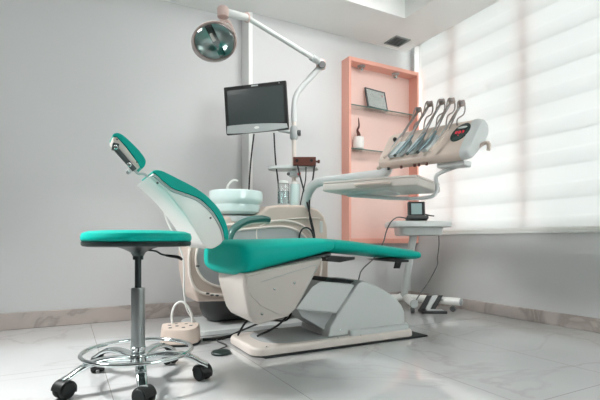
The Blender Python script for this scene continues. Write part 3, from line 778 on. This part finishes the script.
b = nb(); dv = (A1 - A0).normalized(); tube(b, [A0, A1], [.018, .014], 16); ar = obj('spring_arm', b, 'lgrey', lt, 60)
b = nb(); cyl(b, A0 - dv * -.0, A0 + dv * .09, .0255, 16, .003); obj('arm_sleeve', b, 'grey', ar)
b = nb(); cyl(b, A1 - FW * .024, A1 + FW * .024, .02, 20, .003); obj('joint', b, 'rosy', lt, 40)
b = nb(); dv2 = (A2 - A1).normalized(); tube(b, [A1, A2], [.018, .022], 16); obj('front_arm', b, 'lgrey', lt, 60)
b = nb(); lathe(b, A2 - Z * .045, [(.02, 0.015), (.028, .02), (.030, .06), (.024, .068), (.0, .07)], 24); obj('head_swivel', b, 'rosy', lt, 40)
# head: oval dish seen from below front
HC = dep(214, 42, 2.15)
face = (RT * -.30 + FW * -.72 + Z * -.75).normalized()
hu = (RT * 1.0 + FW * -.12 + Z * .42); hu = (hu - face * hu.dot(face)).normalized(); hv = face.cross(hu)
A_, B_ = .112, .084
b = nb()
prf = [(1.0, 0), (1.03, -.006), (1.03, -.016), (.96, -.045), (.75, -.075), (.40, -.09), (.0, -.092)]
R = []
for s_, hgt in prf: R.append([HC + hu * (A_ * s_ * math.cos(t)) + hv * (B_ * s_ * math.sin(t)) + face * hgt for t in [2 * PI * k / 40 for k in range(40)]])
rings(b, R, False); hd = obj('head_housing', b, 'rosy', lt, 50)
b = nb(); R = []
for s_, hgt in ((.97, -.002), (.90, -.022), (.70, -.045), (.35, -.058), (.001, -.06)): R.append([HC + hu * (A_ * s_ * math.cos(t)) + hv * (B_ * s_ * math.sin(t)) + face * hgt for t in [2 * PI * k / 40 for k in range(40)]])
rings(b, R, False); obj('reflector', b, 'reflector', hd, 50)
b = nb(); obox(b, HC + face * -.018, hv, hu, face, B_ * 1.85, .032, .02, .004, 2); obj('bulb_bar', b, 'dsteel', hd)
b = nb(); obox(b, HC + face * -.012 + hv * .02, hv, hu, face, .04, .018, .018, .004, 2); obj('bulb', b, 'pot', hd)
b = nb(); R = []
for s_, hgt in ((1.06, -.01), (1.10, .012), (1.02, .028), (.7, .040), (.35, .044), (.001, .045)): R.append([HC + hu * (A_ * s_ * math.cos(t)) + hv * (B_ * s_ * math.sin(t)) + face * hgt for t in [2 * PI * k / 40 for k in range(40)]])
rings(b, R, False); obj('face_shield', b, 'shield', hd, 50)
b = nb(); tube(b, [HC + hu * (A_ * 1.05 * math.cos(t)) + hv * (B_ * 1.05 * math.sin(t)) + face * -.008 for t in [2 * PI * k / 48 for k in range(48)]], .005, 8, 0, closed=True); obj('rim', b, 'rosy', hd, 60)
# yoke
e1 = HC - hu * A_ * 1.06 + face * -.01; e2 = HC + hu * A_ * 1.06 + face * -.01
top_ = A2 - Z * .05
for e in (e1, e2):
    b = nb(); mid = (e + top_) / 2 + hv * (.02 if hv.z > 0 else -.02) - face * .03
    tube(b, [e, mid, top_ + (e - top_) * .08], [.006, .007, .009], 10, 5); obj('yoke_arm', b, 'rosy', lt, 60)
b = nb(); tube(b, [HC - face * .085, HC - face * .10 + Z * .04, top_], [.014, .014, .018], 12, 4); obj('neck', b, 'rosy', lt, 60)

# bracket and monitor
mp = pd_(294, 133)
cs = [dep(222.5, 88, 3.12), dep(285.5, 80, 3.055), dep(289.5, 129, 3.045), dep(227.5, 134.5, 3.11)]
mc, mu, mv, mw, MW, MH = rect_thing(cs)
if mw.dot(FW) > 0: mw = -mw
mt_ = thing('monitor', mc - mv * MH / 2, 'black framed flat monitor mounted on the lamp pole', 'monitor')
b = nb(); obox(b, mc - mw * .012, mu, mv, mw, MW, MH, .032, .007, 3); obj('case', b, 'black', mt_)
b = nb(); obox(b, mc + mw * .003 + mv * (MH * .5 - .026 - MH * .39), mu, mv, mw, MW - .05, MH * .76, .0035); obj('screen', b, 'screen', mt_)
# pale lower bezel, bowed
b = nb()
N_ = 16; lo_, hi_ = [], []
for k in range(N_ + 1):
    a = -1 + 2 * k / N_
    hi_.append(mc + mw * .004 + mu * (a * (MW / 2 - .012)) - mv * (MH / 2 - .048 + .012 * a - .008 * (1 - a * a)) )
    lo_.append(mc + mw * .004 + mu * (a * (MW / 2 - .006)) - mv * (MH / 2 - .006 + .010 * (1 - a * a)))
prism(b, lo_ + hi_[::-1], mw * .006, .0015, 1); bz = obj('lower_bezel', b, 'grey', mt_)
b = nb(); lathe(b, mc - mv * (MH / 2 - .028) + mw * .010, [(.009, 0), (.009, .002), (.0, .002)], 20, mw, sx=1, sy=2.0, xdir=mv); obj('power_button', b, 'white', bz)
b = nb(); obox(b, mc + mv * (MH / 2 - .013) + mw * .0045, mu, mv, mw, .05, .010, .001); obj('bezel_mark', b, 'grey', mt_)
b = nb(); obox(b, mc + mv * (MH / 2 - .013) + mw * .0045 + mu * (MW / 2 - .05), mu, mv, mw, .006, .008, .001); obj('bezel_light', b, 'grey', mt_)
b = nb(); lathe(b, mp - Z * .05, [(.020, 0), (.028, .01), (.030, .045), (.028, .09), (.020, .10)], 24); obj('pole_clamp', b, 'grey', mt_, 40)
b = nb(); cyl(b, mp + RT * .02, mp + RT * .05, .022, 18, .004); obj('clamp_knob', b, 'dgrey', mt_)
b = nb(); tube(b, [mp, mp - RT * .05 + Z * .01 , mc + mu * .12 - mv * (MH / 2 - .03) - mw * .05, mc + mu * .05 - mw * .03], .012, 10, 3); obj('mount_arm', b, 'grey', mt_, 60)
for (a, bq, c_) in (((254, 134), (251, 160), (249, 190)), ((274, 133), (275.5, 160), (278.5, 186))):
    b = nb(); tube(b, [dep(*a, 3.14), dep(*bq, 3.15), dep(*c_, 3.16), dep(c_[0] + 1, c_[1] + 26, 3.17)], .006, 8, 4); obj('cable', b, 'black', mt_, 60)

# little shelf clamped on the pole, with the brown box on it
shc = dep(293, 169, d0)
sh = thing('utility_shelf', (shc.x, shc.y, shc.z), 'small oval white shelf clamped on the lamp pole', 'shelf')
b = nb()
R = []
for sc2, dz in ((.96, -.012), (1, -.008), (1, .006), (.97, .011)): R.append(superring(dep(293, 168.5, d0) + Z * dz, RT, FW, .182 * sc2, .085 * sc2, 2.6, 48))
rings(b, R, True); obj('shelf_plate', b, 'lgrey', sh, 40)
b = nb(); obox(b, dep(295, 174, d0 - .03), RT, FW, Z, .085, .07, .04, .006, 2); cl = obj('clamp', b, 'grey', sh)
for px in (288.5, 299):
    b = nb(); p = dep(px, 174, d0 - .066); lathe(b, p, [(.012, 0), (.012, .01), (.008, .013)], 16, -FW); obj('clamp_screw', b, 'dgrey' if px < 290 else 'redpaint', cl)
bxc = dep(304.5, 161, d0 - .075)
bx = thing('connector_box', (bxc.x, bxc.y, bxc.z - .033), 'small brown box with two black dots on the white shelf', 'box')
b = nb(); obox(b, Vector((bxc.x, bxc.y, .58 + (79.3 - 1.2) / 440 * (d0 - .075) - .0)), RT, FW, Z, .162, .055, .062, .003, 2); obj('case', b, 'brown', bx)
for px in (297, 311.5):
    b = nb(); lathe(b, dep(px, 160.5, d0 - .075 - .0275), [(.011, 0), (.011, .004), (.006, .005)], 16, -FW); obj('socket', b, 'black', bx)
b = nb(); lathe(b, dep(315.8, 161.5, d0 - .075), [(.007, 0), (.007, .012), (.013, .014), (.013, .026), (.008, .03)], 16, RT); obj('knob', b, 'brown', bx)
for pts in (((297.5, 165), (300, 176), (305, 195), (310, 215), (314, 232), (315, 243)), ((314.5, 165), (313, 178), (310, 195), (309.5, 215), (313, 232), (314, 244)), ((306, 167), (305.5, 180), (302, 196), (300, 206))):
    b = nb(); tube(b, [dep(*q, d0 - .11 - .07 * min(i, 4) / 4 * (1 if len(pts) > 4 else .3)) for i, q in enumerate(pts)], .006 if len(pts) > 4 else .0045, 8, 4); obj('cable', b, 'black', bx, 60)
b = nb(); tube(b, [dep(*q, 3.0) for q in ((299.5, 244), (299.5, 235), (303, 228.5), (308, 228), (312, 232), (314, 240))], .006, 8, 4); obj('cable', b, 'black', bx, 60)

# ------------------------------------------------------------------ delivery arm, instrument table, tray
dl = thing('instrument_table', (1.40, 2.85, .80), 'white instrument table on a swing arm with red digits and tray below', 'instrument table')
O = dep(383, 168, 2.5); O.z = .989
du = Vector((.342, -.94, 0)).normalized(); dv_ = Vector((.94, .342, 0)).normalized()
def D(u_, v2, z): return O + du * u_ + dv_ * v2 + Z * z
# swing arm from the unit
arm = [dep(305, 212, 3.10), dep(306.5, 200, 3.08), dep(310, 189.5, 3.04), dep(318, 182.5, 2.98), dep(332, 180.5, 2.88), dep(360, 177, 2.68), dep(380, 174.5, 2.55), dep(386, 171, 2.53), dep(388, 165, 2.53)]
b = nb(); tube(b, arm, [.033, .032, .032, .032, .032, .031, .031, .031, .030], 18, 5); obj('swing_arm', b, 'lgrey', dl, 60)
# body
cs_ = [(.01, .0), (-.012, .02), (-.005, .05), (.085, .165), (.13, .212), (.19, .228), (.24, .215), (.258, .175), (.235, .135), (.13, .05), (.06, .0)]
cs_ = [(p.x, p.y) for p in spline([Vector((a, c_, 0)) for a, c_ in cs_], 3, True)]
b = nb(); L_ = .455
R = []
for (uu, s_) in ((-.035, .80), (-.027, .92), (-.012, .99), (.03, 1.0), (L_ * .5, 1.0), (L_ - .03, 1), (L_, .985), (L_ + .014, .93), (L_ + .022, .82)):
    R.append([D(uu + (0.06 * max(0, (z - .05)) * (uu / L_)), .12 + (v2 - .12) * s_, .095 + (z - .095) * s_) for v2, z in cs_])
rings(b, R, True); obj('body', b, 'beige', dl, 40)
# side cap, lighter
b = nb(); R = []
for (uu, s_) in ((L_ - .012, 1.012), (L_ - .002, 1.008), (L_ + .02, .95), (L_ + .032, .84)):
    R.append([D(uu + .08 * max(0, z), .12 + (v2 - .12) * s_, .097 + (z - .095) * s_) for v2, z in cs_])
rings(b, R, True); obj('side_cap', b, 'lgrey', dl, 40)
fn = (du.cross(Vector((dv_.x * .62, dv_.y * .62, .78)))); fs = Vector((dv_.x * .62, dv_.y * .62, .78)).normalized()
fn = du.cross(fs).normalized()
if fn.dot(FW) > 0: fn = -fn
# control panel with red digits
def onface(u_, s_, off): return D(u_, -.005, .05) + fs * s_ + fn * off
pc = onface(.418, .122, .0)
b = nb(); lathe(b, pc, [(.054, -.006), (.054, .004), (.050, .007), (.0, .0072)], 40, fn, sx=1.28, sy=.80, xdir=fs + du * .35); cpn = obj('control_panel', b, 'panelg', dl, 40)
b = nb(); lathe(b, pc + fs * .032 + du * .004 + fn * .0072, [(.010, 0), (.010, .0015), (.0, .0016)], 24, fn, sx=.8, sy=2.6, xdir=fs); obj('label_strip', b, 'lgrey', cpn)
sg = {'2': 'abged', '5': 'afgcd', '3': 'abgcd', '8': 'abcdefg', '6': 'afgcde'}
def digit(c, chh, h=.016, wd=.009, th=.0028):
    b = nb(); hh_ = h / 2
    seg_ = {'a': (0, hh_, 1), 'g': (0, 0, 1), 'd': (0, -hh_, 1), 'b': (wd / 2, hh_ / 2, 0), 'c': (wd / 2, -hh_ / 2, 0), 'f': (-wd / 2, hh_ / 2, 0), 'e': (-wd / 2, -hh_ / 2, 0)}
    for s in sg[chh]:
        x_, y_, hz = seg_[s]
        obox(b, c + du * x_ + fs * y_, du, fs, fn, wd if hz else th, th if hz else hh_, .0012)
    return obj('digit', b, 'red', cpn, 0)
for k, chh in enumerate('883'): digit(pc + du * (-.019 + .017 * k) - fs * .004 + fn * .0078, chh)
b = nb(); lathe(b, pc - fs * .028 - du * .004 + fn * .0075, [(.003, 0), (.003, .001)], 10, fn); obj('indicator', b, 'red', cpn)
# right handle, bent pipe
b = nb(); tube(b, [D(L_ - .03, .12, .035), D(L_ + .01, .13, .055), D(L_ + .045, .145, .085), D(L_ + .07, .15, .09), D(L_ + .08, .145, .075), D(L_ + .078, .14, .05)], [.010, .010, .010, .011, .011, .011], 12, 4); obj('side_handle', b, 'beige', dl, 60)
b = nb(); tube(b, [D(-.005, .06, .05), D(-.03, .03, .02), D(-.04, .01, .0)], [.014, .012, .010], 12, 4); obj('left_holder', b, 'beige', dl, 60)
b = nb(); p = D(.03, .09, .165); lathe(b, p, [(.012, 0), (.012, .015), (.007, .022)], 14, fn); obj('knob', b, 'black', dl)
for u_ in (.03, .11, .19, .215, .26):
    b = nb(); p = D(u_, .01, .002); lathe(b, p, [(.008, 0), (.008, -.012), (.005, -.016)], 12, (0, 0, 1)); obj('hose_port', b, 'black' if u_ < .1 else 'brown', dl)
# sloped white holder plates on the front
for (ua, ub, s0, s1) in ((.035, .145, -.005, .10), (.155, .215, .0, .105), (.23, .295, .005, .11)):
    b = nb(); pl = [onface(ua, s0 + .012, .002), onface(ua + .01, s0, .002), onface(ub - .02, s0, .002), onface(ub, s0 + .03, .002), onface(ub + .01, s1, .002), onface(ua + .035, s1, .002)]
    prism(b, pl, fn * .022, .004, 2); obj('holder_plate', b, 'hold', dl, 30)
# tray under it
tu = Vector((.5, -.866, 0)); tv = Vector((.866, .5, 0))
T0 = dep(418, 177, 2.13); T0.z = .845
def T(u_, v2, z): return T0 + tu * u_ + tv * v2 + Z * z
TL, TD = .53, .42
b = nb(); obox(b, T(-TL / 2, TD / 2, .0215), tu, tv, Z, TL, TD, .043, .011, 3); obj('tray', b, 'carriage', dl, 35)
b = nb()
for q in ((-TL / 2, .008, TL - .02, .016), (-TL / 2, TD - .008, TL - .02, .016), (-.008, TD / 2, .016, TD - .02), (-TL + .008, TD / 2, .016, TD - .02)): obox(b, T(q[0], q[1], .047), tu, tv, Z, q[2], q[3], .012, .004, 2)
obj('tray_rim', b, 'carriage', dl, 35)
b = nb(); R = [superring(T(-TL * .62, TD * .5, z), tu, tv, TL * .26 - i_, TD * .34 - i_, 6, 32) for z, i_ in ((.002, .0), (-.008, .004))]
rings(b, R, True); obj('tray_bottom_plate', b, 'lgrey', dl, 30)
b = nb(); tube(b, [T(-.33, -.004, .022), T(-.30, -.022, .022), T(-.17, -.022, .022), T(-.14, -.004, .022)], .007, 10, 3); obj('tray_grip', b, 'beige', dl, 60)
# bracket: block under the body, pipe down and under the tray
bb0 = D(.36, .10, 0)
b = nb(); obox(b, D(.37, .10, -.012), du, dv_, Z, .15, .10, .03, .008, 3); obj('bracket_block', b, 'lgrey', dl, 30)
q0 = dep(437, 166, 2.22); q0.z = .985
q0 = D(.375, .12, -.02)
dq = (q0 - E).dot(FW)
b = nb(); tube(b, [q0, dep(437, 175, dq), dep(437, 186, dq), dep(435.5, 193, dq), dep(430, 197, dq + .01), dep(415, 198.5, dq + .03), dep(390, 198, dq + .08), dep(362, 196, dq + .14), dep(348, 195, dq + .17)], .0105, 14, 5); obj('tray_pipe', b, 'lgrey', dl, 60)

# five handpieces with whip arms
hl = ['leftmost slim handpiece with grey hose in the instrument table', 'second handpiece from the left, curved, in the instrument table', 'middle handpiece hanging in the instrument table holder',
      'fourth handpiece from the left in the instrument table', 'rightmost handpiece, next to the red digit panel']
blocks = [(418, 110), (429, 104), (441, 102), (451, 101), (461, 103.5)]
for i in range(5):
    u_ = (.045, .11, .185, .245, .315)[i]
    base = onface(u_, .04, .024)
    B0 = dep(blocks[i][0], blocks[i][1], 2.50 - .055 * i)
    r = thing('handpiece', base, hl[i], 'handpiece', 'handpieces in the instrument table')
    # handpiece body hangs head-down in the holder
    b = nb()
    hb = [onface(u_ + .05, .125, .034), onface(u_ + .042, .085, .036), onface(u_ + .022, .035, .036), onface(u_ - .004, -.018, .034)]
    if i in (1, 2, 3): tube(b, hb, [.006, .009, .0085, .006], 14, 4)
    else: tube(b, hb, [.004, .006, .006, .0075], 14, 4)
    obj('grip', b, 'hp' if i in (1, 2, 3) else 'beige', r, 60)
    b = nb(); cyl(b, hb[-1], hb[-1] + (hb[-1] - hb[-2]).normalized() * .014, .0085, 14, .002); obj('tip', b, 'dsteel' if i in (1, 2, 3) else 'beige', r)
    # whip arm: rises from the back of the table to the swivel block
    rt = D(u_ - .01, .15, .185)
    b = nb(); tube(b, [D(u_ + .0, .10, .17), B0 + (D(u_, .1, .17) - B0) * .5 + Z * .004, B0], [.0045, .004, .0035], 10, 4); obj('whip_arm', b, 'taupe', r, 60)
    b = nb(); obox(b, B0 + RT * .004, (RT + Z * .25), FW, (Z - RT * .25), .032, .024, .030, .006, 2); bk_ = obj('swivel_block', b, 'taupe', r)
    b = nb(); cyl(b, B0 - FW * .018 - RT * .002, B0 + FW * .002, .009, 14, .002); obj('pin', b, 'hose', bk_)
    # hose loop from the grip up over the block and back into the table
    b = nb(); tube(b, [hb[0], hb[0] + (B0 - hb[0]) * .5 - FW * .025 + Z * .01, B0 - RT * .02 + Z * .002 - FW * .01, B0 + Z * .012, B0 + RT * .020 - Z * .012, B0 + RT * .014 - Z * .055, B0 - RT * .02 - Z * .085, D(u_ + .05, .17, .185)], .0036, 10, 5); obj('hose', b, 'hose', r, 60)
    b = nb(); tube(b, [D(u_ - .02, .03, .10), D(u_ + .01, .07, .17), B0 + (D(u_, .1, .17) - B0) * .45 + RT * .006, B0 - Z * .012], .0032, 8, 5); obj('spring_rod', b, 'steel', r, 60)

# ------------------------------------------------------------------ wheeled cart by the window
K = Vector((2.60, 2.93, 0))
ct = thing('device_cart', K, 'light grey wheeled cart with flat top near the pink cabinet', 'cart')
tc_ = dep(417, 224, 3.62); tz = .58 + 18.5 / 440 * 3.62
u = RT; v2 = FW
b = nb(); R = [superring(Vector((tc_.x, tc_.y, z)), u, v2, .25 - i_, .19 - i_, 5, 48) for z, i_ in ((tz - .05, .012), (tz - .045, .002), (tz - .02, 0), (tz - .004, .006), (tz, .025), (tz - .003, .035))]
rings(b, R, True); obj('top', b, 'lgrey', ct, 35)
b = nb(); R = [superring(Vector((tc_.x + .01, tc_.y, z)), u, v2, .18 - i_, .14 - i_, 6, 40) for z, i_ in ((tz - .118, .02), (tz - .11, .008), (tz - .05, .0))]
rings(b, R, True); obj('drawer_box', b, 'lgrey', ct, 35)
b = nb(); tube(b, [Vector((tc_.x - .02, tc_.y + .02, tz - .11)), Vector((K.x - .02, K.y, .09))], .034, 18, flat=(1.0, .75)); obj('column', b, 'lgrey', ct, 60)
E1 = dep(414, 303, 3.42); E1.z = .085; E2 = Vector((2.79, 2.50, .085)); E3 = Vector((2.30, 3.0, .085))
for e in (E1, E2):
    b = nb(); a = Vector((K.x, K.y, .085)); tube(b, [a - (e - a) * .12, e], .031, 18); lg = obj('base_leg', b, 'white', ct, 60)
    b = nb(); dd = (e - a).normalized(); cyl(b, e, e + dd * .012, .032, 18, .003); obj('end_cap', b, 'grey', lg)
    wp = e - dd * .06
    b = nb(); cyl(b, Vector((wp.x, wp.y, .04)), Vector((wp.x, wp.y, .07)), .008, 10); obj('caster_stem', b, 'steel', lg)
    b = nb(); s = dd.cross(Z); c = Vector((wp.x, wp.y, .024)); cyl(b, c - s * .014, c + s * .014, .0235, 20, .004); obj('caster_wheel', b, 'dgrey', lg)
b = nb(); a = Vector((K.x, K.y, .085)); tube(b, [a, E3], .028, 16); obj('base_leg', b, 'white', ct, 60)
b = nb(); c = Vector((E3.x + .03, E3.y, .024)); cyl(b, c - Y * .014, c + Y * .014, .0235, 20, .004); obj('caster_wheel', b, 'dgrey', ct)
b = nb(); cyl(b, c + Z * .015, c + Z * .05, .008, 10); obj('caster_stem', b, 'steel', ct)

# small device with a screen on the cart
c = dep(416.5, 208.5, 3.50); zb = tz + .001
dvp = Vector((c.x, c.y, zb))
dd_ = thing('handheld_monitor', dvp, 'small dark device with pale screen standing on the grey cart', 'device')
fu = (RT + FW * -.12).normalized(); fv = (Z + FW * .18 - RT * .05); fv = (fv - fu * fv.dot(fu)).normalized(); fw_ = fu.cross(fv)
if fw_.dot(FW) > 0: fw_ = -fw_
cc = dvp + fv * .082
b = nb(); obox(b, cc, fu, fv, fw_, .135, .145, .035, .008, 3); obj('case', b, 'dgrey', dd_)
b = nb(); obox(b, cc + fw_ * .018 + fv * .005, fu, fv, fw_, .115, .125, .004, .001, 1); obj('bezel', b, 'black', dd_)
b = nb(); obox(b, cc + fw_ * .0205 + fv * .010, fu, fv, fw_, .082, .088, .003); obj('screen', b, 'lcd', dd_)
b = nb(); obox(b, dvp + Z * .014 + fw_ * .02, fu, fw_, Z, .165, .11, .026, .006, 2); obj('cradle', b, 'dgrey', dd_)
for k in (-1, 0, 1):
    b = nb(); lathe(b, dvp + Z * .027 + fw_ * .045 + fu * k * .035, [(.009, 0), (.008, .004)], 14); obj('button', b, 'grey', dd_)
b = nb(); tube(b, [dvp - fu * .08 + Z * .02, dvp - fu * .15 + Z * .022 + fw_ * .03, dep(391, 222, 3.36), dep(386.5, 231, 3.34), dep(383, 243, 3.3), dep(374, 258, 3.2), dep(362, 270, 3.1), dep(358, 282, 3.05), Vector((1.78, 2.62, .006)), Vector((1.6, 2.6, .006))], .0048, 8, 5); obj('power_cord', b, 'dgrey', dd_, 60)
b = nb(); tube(b, [dep(424, 214, 3.5), dep(430, 215.5, 3.48), dep(434, 216, 3.48)], .005, 8, 3); obj('plug', b, 'black', dd_, 60)

# cord hanging from the cart to the floor
b = nb(); tube(b, [dep(438.5, 228, 3.52), dep(439, 245, 3.52), dep(437.5, 258, 3.52), dep(437, 266, 3.52), dep(429, 281, 3.52), dep(420, 294, 3.5), dep(415, 302, 3.46)], .0045, 8, 5)
tag(obj('power_cord', b, 'dgrey', smooth=60), 'thin dark cord hanging from the cart top to the floor', 'cord')

# black and grey foot pedal beside the cart
p0 = on_z(434, 313.5, 0)
pt = thing('foot_pedal', p0, 'black striped foot pedal on the floor between the cart legs', 'foot pedal')
pu = RT; pv = FW
b = nb(); obox(b, p0 + pv * .04 + Z * .0115, pu, pv, Z, .20, .13, .022, .006, 2); obj('base', b, 'black', pt)
b = nb(); obox(b, p0 + pu * .015 + pv * .03 + Z * .0235, pu, pv, Z, .13, .07, .003, .001, 1); obj('tread', b, 'grey', pt)
ku = (Z * .9 + pu * .55 + pv * .12).normalized()
for k, m_, wd in ((-.075, 'black', .045), (-.028, 'lgrey', .04), (.016, 'black', .04)):
    a = p0 + pu * k + pv * .085 + Z * .018
    b = nb(); obox(b, a + ku * .066, pu, ku, pu.cross(ku), wd, .135, .012, .004, 2); obj('upright_strip', b, m_, pt)

# cables lying between the base plate and the unit
for n_, pts in enumerate((((.84, 2.30, .056), (.92, 2.36, .12), (1.02, 2.34, .16), (1.08, 2.30, .15), (1.12, 2.26, .20)), ((.80, 2.45, .008), (.95, 2.47, .05), (1.02, 2.30, .12), (1.10, 2.22, .13), (1.14, 2.2, .22)), ((.92, 2.22, .058), (1.0, 2.18, .10), (1.06, 2.16, .15), (1.10, 2.14, .22)))):
    b = nb(); tube(b, [Vector(p) for p in pts], .006, 8, 5); obj('cable', b, 'black', ch, 60)
b = nb(); tube(b, [(.70, 2.5, .006), (.78, 2.47, .008), (.86, 2.50, .008), (1.0, 2.52, .008), (1.2, 2.55, .008)], .010, 8, 5)
tag(obj('floor_cable', b, 'black', smooth=60), 'thick black cable lying on the floor between chair and unit', 'cable')
b = nb(); tube(b, [(.55, 2.62, .006), (.62, 2.55, .006), (.72, 2.52, .006), (.85, 2.56, .006), (1.0, 2.57, .006)], .0045, 8, 5)
tag(obj('air_hose', b, 'grey', smooth=60), 'thin grey hose lying on the floor by the foot control', 'hose')
